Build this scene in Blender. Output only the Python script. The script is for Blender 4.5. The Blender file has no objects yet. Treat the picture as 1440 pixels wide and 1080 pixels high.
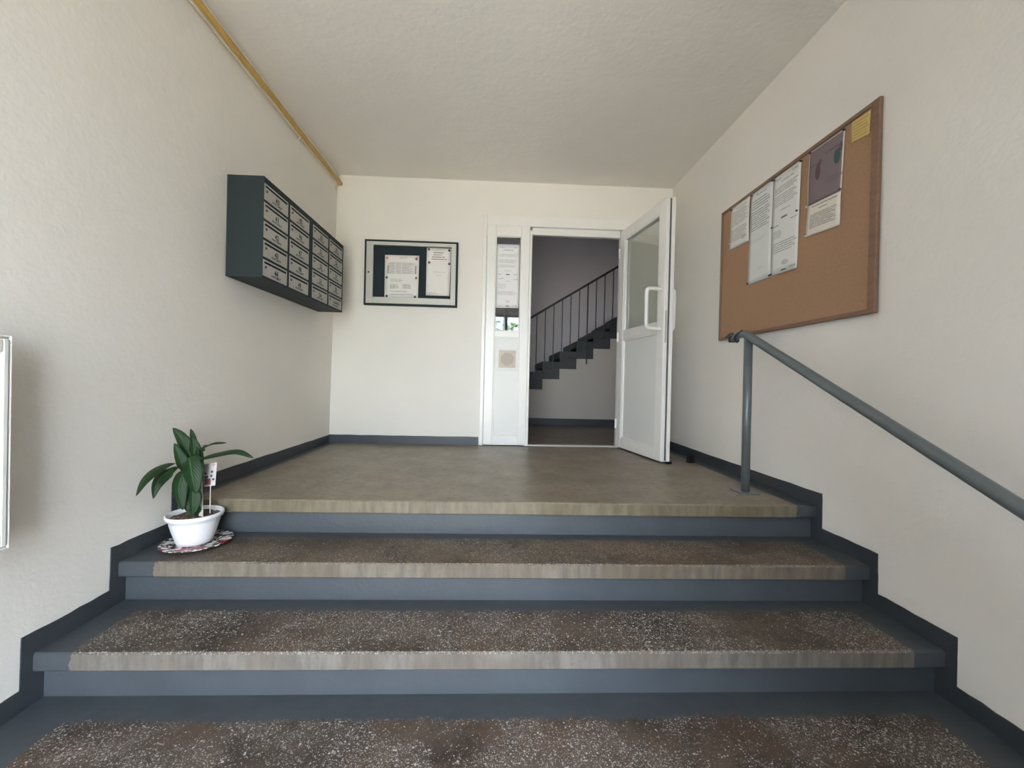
import bpy, bmesh, math, random
from mathutils import Vector, Matrix
random.seed(7)
SC = bpy.context.scene
COL = SC.collection

# ---------------------------------------------------------------- camera
W, D, H = 3.2142, 1.8701, 2.5063          # room width, landing depth, ceiling height above the landing
R_, T_, N_, HN = 0.175, 0.3168, 0.037, 0.0655   # riser, going, nosing overhang, slab thickness
GZ = -5 * R_                               # floor level at the entrance
YF = -3.45                                 # inner face of the entrance wall
cam_d = bpy.data.cameras.new('camera'); cam = bpy.data.objects.new('camera', cam_d); COL.objects.link(cam)
yaw, pitch, roll = 0.0389, -0.0067, 0.023
Fv = Vector((math.sin(yaw)*math.cos(pitch), math.cos(yaw)*math.cos(pitch), math.sin(pitch)))
R0 = Vector((math.cos(yaw), -math.sin(yaw), 0)); U0 = R0.cross(Fv)
Rv = math.cos(roll)*R0 + math.sin(roll)*U0; Uv = -math.sin(roll)*R0 + math.cos(roll)*U0
M = Matrix((Rv, Uv, -Fv)).transposed().to_4x4(); M.translation = Vector((1.5382, -2.1118, 0.6145))
cam.matrix_world = M
cam_d.sensor_fit = 'HORIZONTAL'; cam_d.sensor_width = 36.0; cam_d.lens = 587.557/1440*36
cam_d.clip_start = 0.02; cam_d.clip_end = 200
SC.camera = cam

# ---------------------------------------------------------------- sky and daylight
wd = bpy.data.worlds.new('world'); SC.world = wd; wd.use_nodes = True
bg = wd.node_tree.nodes['Background']
bg.inputs['Color'].default_value = (0.76, 0.855, 1.0, 1); bg.inputs['Strength'].default_value = 17.0
OPEN = (0.25, 2.15, GZ, 2.12)              # entrance opening x0 x1 z0 z1
pl = bpy.data.lights.new('entrance_portal', 'AREA'); pl.shape = 'RECTANGLE'
pl.size = OPEN[1]-OPEN[0]; pl.size_y = OPEN[3]-OPEN[2]; pl.cycles.is_portal = True
po = bpy.data.objects.new('entrance_portal', pl); COL.objects.link(po)
po.location = ((OPEN[0]+OPEN[1])/2, YF-0.26, (OPEN[2]+OPEN[3])/2); po.rotation_euler = (math.radians(90), 0, 0)
SC.view_settings.view_transform = 'Standard'; SC.view_settings.look = 'None'
SC.view_settings.gamma = 1.0; SC.view_settings.use_curve_mapping = False
SC.view_settings.exposure = 0.46
SC.cycles.max_bounces = 12; SC.cycles.diffuse_bounces = 8; SC.cycles.sample_clamp_indirect = 6
SC.cycles.use_denoising = True

sd = bpy.data.lights.new('sun', 'SUN'); sd.energy = 95.0; sd.angle = math.radians(1.0); sd.color = (1.0, .86, .68)
so_ = bpy.data.objects.new('sun', sd); COL.objects.link(so_); so_.location = (0, 8, 12)
so_.rotation_euler = Vector((-.25, -.55, -.80)).to_track_quat('-Z', 'Y').to_euler()   # stands behind the building, lights the paving outside

# ---------------------------------------------------------------- node helper
class NT:
    def __init__(s, name):
        s.m = bpy.data.materials.new(name); s.m.use_nodes = True
        s.t = s.m.node_tree; s.b = s.t.nodes['Principled BSDF']; s._pos = None; s._uv = None
    def _in(s, sock, v):
        if isinstance(v, bpy.types.NodeSocket): s.t.links.new(v, sock)
        elif isinstance(v, (tuple, list)) and sock.type == 'RGBA' and len(v) == 3: sock.default_value = (*v, 1)
        else: sock.default_value = v
    def math(s, op, a, b=0.0, c=None, clamp=False):
        n = s.t.nodes.new('ShaderNodeMath'); n.operation = op; n.use_clamp = clamp
        s._in(n.inputs[0], a); s._in(n.inputs[1], b)
        if c is not None: s._in(n.inputs[2], c)
        return n.outputs[0]
    def step(s, lo, hi, v):                       # smooth 0..1 ramp
        n = s.t.nodes.new('ShaderNodeMapRange'); n.interpolation_type = 'SMOOTHSTEP'
        s._in(n.inputs[0], v); s._in(n.inputs[1], lo); s._in(n.inputs[2], hi); return n.outputs[0]
    def mix(s, f, a, b, mode='MIX'):
        n = s.t.nodes.new('ShaderNodeMix'); n.data_type = 'RGBA'; n.blend_type = mode
        s._in(n.inputs[0], f); s._in(n.inputs[6], a); s._in(n.inputs[7], b); return n.outputs[2]
    @property
    def pos(s):
        if s._pos is None: s._pos = s.t.nodes.new('ShaderNodeNewGeometry')
        return s._pos.outputs['Position']
    @property
    def nrm(s):
        s.pos; return s._pos.outputs['True Normal']
    def sep(s, v):
        n = s.t.nodes.new('ShaderNodeSeparateXYZ'); s._in(n.inputs[0], v); return n.outputs
    def comb(s, x, y, z):
        n = s.t.nodes.new('ShaderNodeCombineXYZ'); s._in(n.inputs[0], x); s._in(n.inputs[1], y); s._in(n.inputs[2], z); return n.outputs[0]
    def scale(s, v, sx, sy, sz):
        n = s.t.nodes.new('ShaderNodeVectorMath'); n.operation = 'MULTIPLY'; s._in(n.inputs[0], v); n.inputs[1].default_value = (sx, sy, sz); return n.outputs[0]
    def noise(s, v, sc, det=3, rough=0.55):
        n = s.t.nodes.new('ShaderNodeTexNoise'); s._in(n.inputs['Vector'], v); n.inputs['Scale'].default_value = sc
        n.inputs['Detail'].default_value = det; n.inputs['Roughness'].default_value = rough; return n.outputs['Fac']
    def voro(s, v, sc):
        n = s.t.nodes.new('ShaderNodeTexVoronoi'); s._in(n.inputs['Vector'], v); n.inputs['Scale'].default_value = sc
        return n.outputs['Distance'], n.outputs['Color']
    def uv(s):
        if s._uv is None: s._uv = s.t.nodes.new('ShaderNodeTexCoord')
        return s._uv.outputs['UV']
    def bump(s, h, strength, dist=0.01):
        n = s.t.nodes.new('ShaderNodeBump'); n.inputs['Strength'].default_value = strength; n.inputs['Distance'].default_value = dist
        s._in(n.inputs['Height'], h); s.t.links.new(n.outputs[0], s.b.inputs['Normal'])
    def out(s, col=None, rough=None, metal=None, spec=None):
        if col is not None: s._in(s.b.inputs['Base Color'], col)
        if rough is not None: s._in(s.b.inputs['Roughness'], rough)
        if metal is not None: s._in(s.b.inputs['Metallic'], metal)
        if spec is not None: s._in(s.b.inputs['Specular IOR Level'], spec)
        return s.m

def plain(name, col, rough=0.5, metal=0.0, var=0.06, sc=30, bump=0.0, bsc=120, spec=0.5):
    n = NT(name); f = n.noise(n.pos, sc, 4)
    dark = tuple(c*(1-var*2) for c in col); lite = tuple(min(1, c*(1+var)) for c in col)
    if bump: n.bump(n.noise(n.pos, bsc, 3), bump, 0.004)
    return n.out(n.mix(f, dark, lite), rough, metal, spec)

def plaster(name, col, strength=0.5, sc=70, var=0.05, scuff=0.0):
    n = NT(name)
    big = n.noise(n.pos, 2.2, 3); fine = n.noise(n.pos, sc, 5, 0.6); mid = n.noise(n.pos, sc*0.28, 2)
    c = n.mix(big, tuple(x*(1-var) for x in col), tuple(min(1, x*(1+var*.6)) for x in col))
    if scuff:
        sm = n.step(0.66, 0.78, n.noise(n.scale(n.pos, 1, 1, 1.6), 9, 4))
        c = n.mix(n.math('MULTIPLY', sm, scuff), c, (0.42, 0.40, 0.37))
    n.bump(n.math('ADD', fine, n.math('MULTIPLY', mid, 1.2)), strength, 0.006)
    return n.out(c, 0.85, 0, 0.25)

PAINT = (0.062, 0.073, 0.084)
def paint_mat(name, col=PAINT, rough=0.42):
    n = NT(name); f = n.noise(n.pos, 7, 5, 0.65); g = n.noise(n.scale(n.pos, 1, 1, 3), 40, 4)
    c = n.mix(f, tuple(x*.78 for x in col), tuple(x*1.18 for x in col))
    c = n.mix(n.math('MULTIPLY', n.step(.62, .8, g), .35), c, (.05, .05, .052))
    n.bump(n.noise(n.pos, 60, 4), 0.25, 0.004)
    return n.out(c, rough, 0, 0.45)

def terrazzo(name, base, base2, chip, yr=None, yfront=None, front=(.30, .265, .215), density=0.30, xl=0.10, xr=0.10, band=0.075, rough=0.45, edge=True):
    """Worn terrazzo: brown cement with stone chips; grey paint along the walls and the riser foot."""
    n = NT(name); x, y, z = n.sep(n.pos); nx, ny, nz = n.sep(n.nrm)
    f1 = n.noise(n.pos, 5, 5, .6); f2 = n.noise(n.scale(n.pos, 1, 2, 1), 22, 4)
    c = n.mix(n.step(.28, .72, f1), base, base2)
    c = n.mix(n.math('MULTIPLY', n.step(.52, .70, n.noise(n.pos, 2.7, 3)), .45), c, (base2[0]*.95, base2[1]*.74, base2[2]*.56))
    c = n.mix(n.math('MULTIPLY', n.step(.5, .75, f2), .45), c, tuple(v*.45 for v in base))
    wob = n.noise(n.pos, 14, 5, .7); wob2 = n.math('SUBTRACT', wob, .5)
    # chips
    for sc, rad, dens, tint in ((190, .40, density, chip), (120, .34, density*.55, tuple(v*.92 for v in chip)), (310, .46, density*1.3, tuple(v*.6 for v in chip))):
        d, k = n.voro(n.pos, sc); kr, kg, kb = n.sep(k)
        patch = n.step(.40, .62, n.noise(n.pos, 4.2, 4, .6))
        lim = n.math('MULTIPLY', n.math('ADD', n.math('MULTIPLY', patch, .80), .14), dens)
        if edge and yfront is not None:           # chips laid bare on the worn front edge
            e = n.math('SUBTRACT', 1.0, n.step(0.0, 0.012, n.math('ABSOLUTE', n.math('SUBTRACT', y, yfront+.004))))
            lim = n.math('ADD', lim, n.math('MULTIPLY', e, .38))
        on = n.math('MULTIPLY', n.math('LESS_THAN', kr, lim), n.math('LESS_THAN', d, n.math('MULTIPLY', n.math('ADD', kg, .4), rad)))
        c = n.mix(n.math('MULTIPLY', on, n.math('ADD', .35, n.math('MULTIPLY', kb, .6))), c, tint)
    # front face of the slab: rubbed pale, streaked upright
    isf = n.step(.5, .9, n.math('MULTIPLY', ny, -1.0))
    st = n.noise(n.scale(n.pos, 1, 1, .18), 26, 5, .65); st2 = n.noise(n.pos, 3.0, 3)
    front = tuple(v*.86 for v in front)
    fc = n.mix(n.step(.3, .7, st), tuple(v*.70 for v in front), tuple(min(1, v*1.18) for v in front))
    fc = n.mix(n.math('MULTIPLY', n.step(.48, .66, st2), .5), fc, (front[0]*.66, front[1]*.58, front[2]*.50))
    fc = n.mix(n.math('MULTIPLY', n.step(.60, .70, n.noise(n.pos, 70, 3, .7)), .5), fc, tuple(v*.5 for v in front))
    c = n.mix(isf, c, fc)
    # paint
    pm = n.math('LESS_THAN', n.math('ADD', x, n.math('MULTIPLY', wob2, .05)), xl)
    pm = n.math('MAXIMUM', pm, n.math('GREATER_THAN', n.math('ADD', x, n.math('MULTIPLY', wob2, .05)), W-xr))
    if yr is not None:
        pb = n.step(band+.012, band-.012, n.math('ADD', n.math('SUBTRACT', yr, y), n.math('MULTIPLY', wob2, .075)))
        pm = n.math('MAXIMUM', pm, n.math('MULTIPLY', pb, n.math('SUBTRACT', 1.0, isf)))
    pn = n.noise(n.pos, 9, 5, .7)
    pc = n.mix(pn, tuple(v*.62 for v in PAINT), tuple(v*1.05 for v in PAINT))
    c = n.mix(pm, c, pc)
    n.bump(n.noise(n.pos, 160, 3), .18, .002)
    return n.out(c, n.math('ADD', rough-.06, n.math('MULTIPLY', f2, .2)), 0, .45)

def printed(name, paper, blocks, ink=(.12, .12, .13), rough=.6):
    """Paper with print. blocks in page units, v down: ('t',u0,u1,v0,v1,lines,dark) text lines, ('r',u0,u1,v0,v1,color,alpha) flat shape, ('o',u,v,ru,rv,color,alpha) blob."""
    n = NT(name); u, v0_, _ = n.sep(n.uv()); v = n.math('SUBTRACT', 1.0, v0_)
    c = n.mix(n.noise(n.uv(), 3, 2), tuple(x*.96 for x in paper), paper)
    def inside(a0, a1, s): return n.math('MULTIPLY', n.math('GREATER_THAN', s, a0), n.math('LESS_THAN', s, a1))
    for i, b in enumerate(blocks):
        if b[0] == 't':
            _, a0, a1, b0, b1, k, dk = b
            lv = n.math('MULTIPLY', n.math('SUBTRACT', v, b0), k/(b1-b0)); row = n.math('FLOOR', lv); fr = n.math('FRACT', lv)
            words = n.noise(n.comb(n.math('MULTIPLY', u, 26), n.math('ADD', n.math('MULTIPLY', row, 3.7), i*9.1), 0), 1.0, 2, .7)
            rag = n.math('SUBTRACT', a1, n.math('MULTIPLY', n.math('FRACT', n.math('MULTIPLY', n.math('ADD', row, i+.37), .618)), (a1-a0)*.22))
            msk = n.math('MULTIPLY', inside(a0, rag, u), inside(b0, b1, v))
            msk = n.math('MULTIPLY', msk, inside(.2, .72, fr)); msk = n.math('MULTIPLY', msk, n.step(.36, .46, words))
            c = n.mix(n.math('MULTIPLY', msk, dk), c, ink)
        elif b[0] == 'r':
            _, a0, a1, b0, b1, colr, al = b
            c = n.mix(n.math('MULTIPLY', n.math('MULTIPLY', inside(a0, a1, u), inside(b0, b1, v)), al), c, colr)
        else:
            _, cu, cv, ru, rv, colr, al = b
            du = n.math('DIVIDE', n.math('SUBTRACT', u, cu), ru); dv = n.math('DIVIDE', n.math('SUBTRACT', v, cv), rv)
            wob = n.math('MULTIPLY', n.math('SUBTRACT', n.noise(n.uv(), 14, 3), .5), 1.1)
            d2 = n.math('ADD', n.math('ADD', n.math('MULTIPLY', du, du), n.math('MULTIPLY', dv, dv)), wob)
            c = n.mix(n.math('MULTIPLY', n.step(1.15, .8, d2), al), c, colr)
    return n.out(c, rough, 0, .3)

def glass_mat(name, tint=(.9, .95, .93)):
    n = NT(name)
    n._in(n.b.inputs['Transmission Weight'], 1.0); n._in(n.b.inputs['IOR'], 1.5)
    return n.out(n.mix(n.noise(n.pos, 3, 2), tint, tuple(min(1, t*1.03) for t in tint)), 0.015, 0, .5)

MAT = {}
MAT['wall'] = plaster('wall_plaster', (.81, .780, .730), .24, 60, scuff=.10)
MAT['wall_back'] = plaster('back_wall_plaster', (.83, .806, .752), .16, 60)
MAT['ceil'] = plaster('ceiling_plaster', (.83, .800, .748), .42, 34)
MAT['stairwell'] = plaster('stairwell_plaster', (.80, .755, .765), .15, 60)
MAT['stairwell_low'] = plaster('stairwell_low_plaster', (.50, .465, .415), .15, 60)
MAT['paint'] = paint_mat('grey_blue_paint')
MAT['skirt'] = paint_mat('skirting_paint', (.042, .049, .057), .5)
MAT['dark_paint'] = paint_mat('dark_stair_paint', (.045, .050, .053), .55)
MAT['pvc'] = plain('white_pvc', (.83, .82, .78), .28, var=.02, sc=8)
MAT['pvc_panel'] = plain('white_pvc_panel', (.74, .745, .72), .4, var=.02, sc=6)
MAT['gasket'] = plain('grey_gasket', (.10, .10, .10), .6)
MAT['glass'] = glass_mat('pane_glass')
MAT['cab'] = plain('anthracite_sheet', (.020, .030, .034), .6, 0, var=.08, sc=12, spec=.2)
MAT['cab_inner'] = plain('cabinet_backing', (.016, .026, .036), .7, var=.1, sc=6, spec=.2)
MAT['alu'] = plain('silver_aluminium', (.50, .51, .48), .5, .2, var=.04, sc=15)
MAT['boxdoor'] = plain('brushed_letterbox_door', (.46, .46, .44), .40, .35, var=.08, sc=90)
MAT['black'] = plain('black_plastic', (.008, .008, .008), .6, spec=.15)
MAT['ink'] = plain('black_ink', (.03, .03, .03), .6)
MAT['lock'] = plain('dull_lock', (.10, .10, .09), .35, .7)
MAT['yellow'] = plain('yellow_gas_pipe', (.50, .33, .085), .42, var=.12, sc=14)
MAT['cable'] = plain('white_cable', (.76, .68, .52), .5)
MAT['rail'] = plain('grey_painted_steel', (.135, .160, .170), .30, .25, var=.10, sc=18)
MAT['rail_dark'] = plain('dark_painted_steel', (.035, .036, .040), .4, .2)
MAT['threshold'] = plain('pale_threshold', (.62, .60, .54), .4, .3)
MAT['pot'] = plain('white_pot', (.82, .82, .84), .32, var=.015)
MAT['stake'] = plain('white_stake', (.74, .70, .64), .5)
MAT['stem'] = plain('green_stem', (.06, .13, .035), .5)
MAT['pin'] = plain('dark_pin', (.05, .05, .06), .3)
MAT['pin_white'] = plain('white_pin', (.75, .75, .73), .3)
MAT['vent'] = plain('beige_vent', (.56, .51, .43), .5)
MAT['slat'] = plain('beige_slat', (.40, .355, .29), .5)
def soil():
    n = NT('potting_soil'); d, k = n.voro(n.pos, 110); f = n.noise(n.pos, 45, 5)
    c = n.mix(f, (.035, .026, .020), (.16, .125, .10)); kr, _, _ = n.sep(k)
    c = n.mix(n.math('LESS_THAN', kr, .10), c, (.30, .26, .22)); n.bump(f, .8, .01); return n.out(c, .95, 0, .2)
MAT['soil'] = soil()
def leafm():
    n = NT('glossy_leaf'); u, v, _ = n.sep(n.uv())
    a = n.math('ABSOLUTE', n.math('SUBTRACT', u, .5))
    rib = n.math('SINE', n.math('MULTIPLY', n.math('SUBTRACT', v, n.math('MULTIPLY', a, .5)), 120))
    f = n.noise(n.pos, 18, 3)
    c = n.mix(f, (.010, .036, .015), (.036, .090, .030))
    c = n.mix(n.math('MULTIPLY', n.step(.4, 1, rib), .16), c, (.10, .21, .07))
    c = n.mix(n.step(.035, .01, a), c, (.09, .20, .06)); n.bump(rib, .18, .003)
    return n.out(c, .38, 0, .4)
MAT['leaf'] = leafm()
def platem():
    n = NT('rose_pattern_plate'); f = n.noise(n.pos, 38, 3, .6); g = n.noise(n.pos, 24, 3, .6)
    x, y, z = n.sep(n.pos)
    c = n.mix(n.step(.49, .54, f), (.70, .68, .65), (.05, .045, .045))
    g2 = n.noise(n.pos, 9, 2)
    c = n.mix(n.step(.55, .58, g2), c, (.24, .022, .035)); c = n.mix(n.math('MULTIPLY', n.step(.62, .66, g), .8), c, (.70, .68, .65))
    return n.out(c, .25, 0, .5)
MAT['plate'] = platem()
def corkm():
    n = NT('cork'); f = n.noise(n.pos, 110, 4, .7); g = n.noise(n.pos, 2.5, 2)
    c = n.mix(f, (.255, .150, .088), (.430, .275, .175)); c = n.mix(n.math('MULTIPLY', g, .25), c, (.30, .195, .125))
    n.bump(f, .2, .002); return n.out(c, .85, 0, .2)
MAT['cork'] = corkm()
def woodm():
    n = NT('brown_frame_wood'); f = n.noise(n.scale(n.pos, 6, 1, 6), 14, 4, .6)
    return n.out(n.mix(f, (.150, .088, .058), (.26, .160, .110)), .55, 0, .4)
MAT['frame_wood'] = woodm()

# ---------------------------------------------------------------- mesh helpers
def thing(name, label, cat, loc=(0, 0, 0), rotz=0.0, group=None, kind=None):
    o = bpy.data.objects.new(name, None); COL.objects.link(o); o.empty_display_size = .05
    o.location = loc; o.rotation_euler = (0, 0, rotz); tag(o, label, cat, group, kind); return o
def tag(o, label=None, cat=None, group=None, kind=None):
    if label: o['label'] = label
    if cat: o['category'] = cat
    if group: o['group'] = group
    if kind: o['kind'] = kind
    return o
def root_of(o):
    while o.parent: o = o.parent
    return o
def rootmat(o):
    return Matrix.Translation(o.location) @ Matrix.Rotation(o.rotation_euler[2], 4, 'Z')
def link(name, bm, mat, parent=None, local=False, smooth=False, origin=None):
    """One mesh object. Vertices come in world space (or already in the thing's space when local)."""
    me = bpy.data.meshes.new(name)
    if parent is not None and not local:
        off = Matrix.Identity(4); p = parent; chain = []
        while p: chain.append(p); p = p.parent
        for q in reversed(chain): off = off @ rootmat(q)
        bm.transform(off.inverted())
    if parent is None and origin is not None: bm.transform(Matrix.Translation(-Vector(origin)))
    bmesh.ops.recalc_face_normals(bm, faces=bm.faces)
    bm.to_mesh(me); bm.free()
    if smooth:
        for f in me.polygons: f.use_smooth = True
    me.materials.append(MAT[mat] if isinstance(mat, str) else mat)
    o = bpy.data.objects.new(name, me); COL.objects.link(o)
    if parent is not None: o.parent = parent
    elif origin is not None: o.location = origin
    return o
def box(bm, x0, x1, y0, y1, z0, z1, bev=0.0, seg=1):
    r = bmesh.ops.create_cube(bm, size=1.0); vs = r['verts']
    for v in vs: v.co = Vector(((x0+x1)/2+v.co.x*(x1-x0), (y0+y1)/2+v.co.y*(y1-y0), (z0+z1)/2+v.co.z*(z1-z0)))
    if bev:
        es = list({e for v in vs for e in v.link_edges})
        bmesh.ops.bevel(bm, geom=es, offset=bev, segments=seg, affect='EDGES', profile=.5)
    return bm
def B(*a, **k): return box(bmesh.new(), *a, **k)
def prism(bm, pts, axis, a0, a1):
    """Extrude a 2-D outline. axis x: pts are (y,z); y: (x,z); z: (x,y)."""
    def P(p, a): return {'x': (a, p[0], p[1]), 'y': (p[0], a, p[1]), 'z': (p[0], p[1], a)}[axis]
    v0 = [bm.verts.new(P(p, a0)) for p in pts]; v1 = [bm.verts.new(P(p, a1)) for p in pts]; n = len(pts)
    bm.faces.new(v0); bm.faces.new(v1[::-1])
    for i in range(n): bm.faces.new((v0[i], v0[(i+1) % n], v1[(i+1) % n], v1[i]))
    return bm
def tube(bm, pts, r, seg=12, cap=True):
    pts = [Vector(p) for p in pts]; rings = []; n = len(pts); up = None
    for i, p in enumerate(pts):
        d = ((pts[i]-pts[i-1]).normalized() if i else Vector()) + ((pts[i+1]-pts[i]).normalized() if i < n-1 else Vector())
        d.normalize()
        if up is None: up = d.orthogonal().normalized()
        up = (up - d*up.dot(d)).normalized(); s = d.cross(up)
        rr = r[i] if isinstance(r, (list, tuple)) else r
        rings.append([bm.verts.new(p + rr*(math.cos(2*math.pi*k/seg)*up + math.sin(2*math.pi*k/seg)*s)) for k in range(seg)])
    for a, b in zip(rings, rings[1:]):
        for k in range(seg): bm.faces.new((a[k], a[(k+1) % seg], b[(k+1) % seg], b[k]))
    if cap: bm.faces.new(rings[0][::-1]); bm.faces.new(rings[-1])
    return bm
def smooth_path(pts, sub=6):
    pts = [Vector(p) for p in pts]; out = []
    for i in range(len(pts)-1):
        p0, p1, p2, p3 = pts[max(i-1, 0)], pts[i], pts[i+1], pts[min(i+2, len(pts)-1)]
        for k in range(sub):
            t = k/sub; out.append(.5*((2*p1)+(p2-p0)*t+(2*p0-5*p1+4*p2-p3)*t*t+(3*p1-p0-3*p2+p3)*t**3))
    return out + [pts[-1]]
def lathe(bm, prof, c, seg=32, sx=1, sy=1):
    rings = []
    for r, z in prof:
        if r < 1e-6: rings.append([bm.verts.new((c[0], c[1], c[2]+z))])
        else: rings.append([bm.verts.new((c[0]+sx*r*math.cos(2*math.pi*k/seg), c[1]+sy*r*math.sin(2*math.pi*k/seg), c[2]+z)) for k in range(seg)])
    for a, b in zip(rings, rings[1:]):
        for k in range(seg):
            k2 = (k+1) % seg
            f = [a[0]] if len(a) == 1 else [a[k], a[k2]]
            f += [b[0]] if len(b) == 1 else [b[k2], b[k]]
            if len(f) > 2: bm.faces.new(f)
    return bm
def disc(bm, c, axis, r, h, seg=16):
    """short cylinder from c along axis"""
    a = Vector(axis); return tube(bm, [Vector(c), Vector(c)+a*h], r, seg)
def text_bm(body, size, o, right, up, depth=.0006):
    """Lettering as thin raised print, centred on o in the plane of right/up."""
    cu = bpy.data.curves.new('lettering', 'FONT'); cu.body = body; cu.size = size; cu.align_x = 'CENTER'; cu.align_y = 'CENTER'; cu.resolution_u = 2; cu.offset = size*.030
    ob = bpy.data.objects.new('lettering', cu); COL.objects.link(ob)
    me = bpy.data.meshes.new_from_object(ob.evaluated_get(bpy.context.evaluated_depsgraph_get()))
    bpy.data.objects.remove(ob); bpy.data.curves.remove(cu)
    bm = bmesh.new(); bm.from_mesh(me); bpy.data.meshes.remove(me)
    right, up = Vector(right), Vector(up); nn = right.cross(up)
    for v in bm.verts: v.co = Vector(o) + right*v.co.x + up*v.co.y + nn*depth
    return bm

# ================================================================ THE SETTING
def struct(name, bm, mat, label, cat, **k):
    o = link(name, bm, mat, **k); return tag(o, label, cat, kind='structure')
TH = .14                                    # wall thickness
def wl(z): return -.014 + .0130*z          # the left wall leans in a little towards the top
bm = bmesh.new(); prism(bm, [(-TH-.1, GZ-.2), (wl(GZ-.2), GZ-.2), (wl(H+.1), H+.1), (-TH-.1, H+.1)], 'y', YF-.25, D+TH)
struct('wall_left', bm, 'wall', 'rough white plaster wall on the left, behind letterboxes and plant', 'wall')
def wr(z): return W + .013 - .0095*z
bm = bmesh.new(); prism(bm, [(W+TH, GZ-.2), (wr(GZ-.2), GZ-.2), (wr(H+.1), H+.1), (W+TH, H+.1)], 'y', YF-.25, D)
struct('wall_right', bm, 'wall', 'rough white plaster wall on the right, behind cork board and handrail', 'wall')
FX0, FX1, FZ = 1.390, 2.765, 2.185          # outer size of the door frame
bm = bmesh.new(); prism(bm, [(-TH, -.2), (FX0, -.2), (FX0, FZ), (FX1, FZ), (FX1, -.2), (W+TH, -.2), (W+TH, H+.1), (-TH, H+.1)], 'y', D, D+TH)
struct('wall_back', bm, 'wall_back', 'smooth cream wall at the end of the landing, around the doorway', 'wall')
struct('ceiling', B(-TH, W+TH, YF-.25, D+TH, H, H+.12), 'ceil', 'rough white plaster ceiling of the entrance hall', 'ceiling')
bm = bmesh.new(); prism(bm, [(-TH, GZ-.2), (OPEN[0], GZ-.2), (OPEN[0], OPEN[3]), (OPEN[1], OPEN[3]), (OPEN[1], GZ-.2), (W+TH, GZ-.2), (W+TH, H+.1), (-TH, H+.1)], 'y', YF-.25, YF)
struct('wall_front', bm, 'wall', 'wall with the street entrance behind the viewer', 'wall')

# landing slab and flight
landing_m = terrazzo('landing_terrazzo', (.150, .125, .095), (.235, .200, .155), (.42, .38, .31), yfront=0.0, front=(0.188, 0.162, 0.109), density=.14, rough=.36, xl=.05, xr=.09)
struct('floor', box(bmesh.new(), wl(0)-.03, W+.03, 0, D+.02, -HN, 0, .006), landing_m, 'brown terrazzo landing floor in front of the doorway', 'floor')
stairs = thing('stairs_floor', 'worn terrazzo entrance steps with grey painted risers', 'stairs', (W/2, 0, GZ), kind='structure')
tones = [None, ((.048, .037, .027), (.125, .098, .072), (.44, .40, .34), (.185, .160, .125), .32),
         ((.034, .025, .018), (.098, .074, .056), (.56, .54, .50), (.190, .172, .148), .40),
         ((.032, .024, .018), (.092, .068, .052), (.60, .58, .56), (.185, .172, .155), .40),
         ((.032, .024, .018), (.092, .068, .052), (.60, .58, .56), (.185, .172, .155), .40)]
for k in range(1, 5):
    b1, b2, ch, fr, dn = tones[k]
    m = terrazzo('tread_terrazzo', b1, b2, ch, yr=-(k-1)*T_+N_, yfront=-k*T_, front=fr, density=dn, band=(.070, .085, .115, .11)[k-1], xl=(.13, .105, .16, .16)[k-1], xr=(.10, .11, .13, .13)[k-1], rough=.5)
    link('tread', box(bmesh.new(), wl(-k*R_)-.03, W+.03, -k*T_, -(k-1)*T_+N_+.03, -k*R_-HN, -k*R_, .006), m, stairs)
for k in range(0, 5):
    link('riser', B(-.08, W+.03, -k*T_+N_, -k*T_+N_+.10, -(k+1)*R_-.02, -k*R_-HN+.002), 'paint', stairs)
entry_m = terrazzo('entry_terrazzo', (.06, .05, .042), (.12, .10, .085), (.5, .48, .45), density=.3)
struct('floor_entry', B(-TH, W+TH, YF-.25, -4*T_+N_+.1, GZ-.15, GZ), entry_m, 'terrazzo floor inside the street entrance', 'floor')

# stepped skirting along both walls: one outline each, jittered a little like hand-painted edges
SB, SE = .072, .036
def stepped(side):
    rnd = random.Random(3 if side == 'left' else 5)
    top = [(D, SB)]
    def run(a, b, n):
        for i in range(1, n+1):
            t = i/n; top.append((a[0]+(b[0]-a[0])*t + rnd.uniform(-.0015, .0015), a[1]+(b[1]-a[1])*t + rnd.uniform(-.002, .002)))
    run((D, SB), (-SE, SB), 16)
    for k in range(0, 5):
        y = -SE-k*T_
        run((y, SB-k*R_), (y, SB-(k+1)*R_), 5)
        run((y, SB-(k+1)*R_), (y-T_ if k < 4 else YF, SB-(k+1)*R_), 8)
    th = .004; bm = bmesh.new(); low = [(p[0], GZ-.03) for p in top]
    def xs(z): return (wl(z), wl(z)+th) if side == 'left' else (wr(z)-th, wr(z))
    cols = [[bm.verts.new((xs(z)[i], p[0], z)) for i, z in ((0, p[1]), (1, p[1]), (1, q[1]), (0, q[1]))] for p, q in zip(top, low)]
    bm.faces.new(cols[0]); bm.faces.new(cols[-1][::-1])
    for c, d in zip(cols, cols[1:]):
        for i in range(4):
            try: bm.faces.new((c[i], c[(i+1) % 4], d[(i+1) % 4], d[i]))
            except ValueError: pass
    return bm
struct('baseboard_left', stepped('left'), 'skirt', 'dark grey painted skirting stepping down along the left wall', 'skirting')
struct('baseboard_right', stepped('right'), 'skirt', 'dark grey painted skirting stepping down along the right wall', 'skirting')
bm = bmesh.new(); top = [(x, SB+.006+random.uniform(-.002, .002)) for x in [-.03+(FX0+.024)*i/14 for i in range(15)]]
prism(bm, [(FX0-.006, 0), (-.03, 0)]+top, 'y', D-.014, D); struct('baseboard_back', bm, 'paint', 'grey painted skirting under the framed notice case', 'skirting')
struct('baseboard_corner', B(FX1+.004, W+.01, D-.014, D, 0, SB), 'skirt', 'dark skirting in the corner behind the open door', 'skirting')

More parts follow.
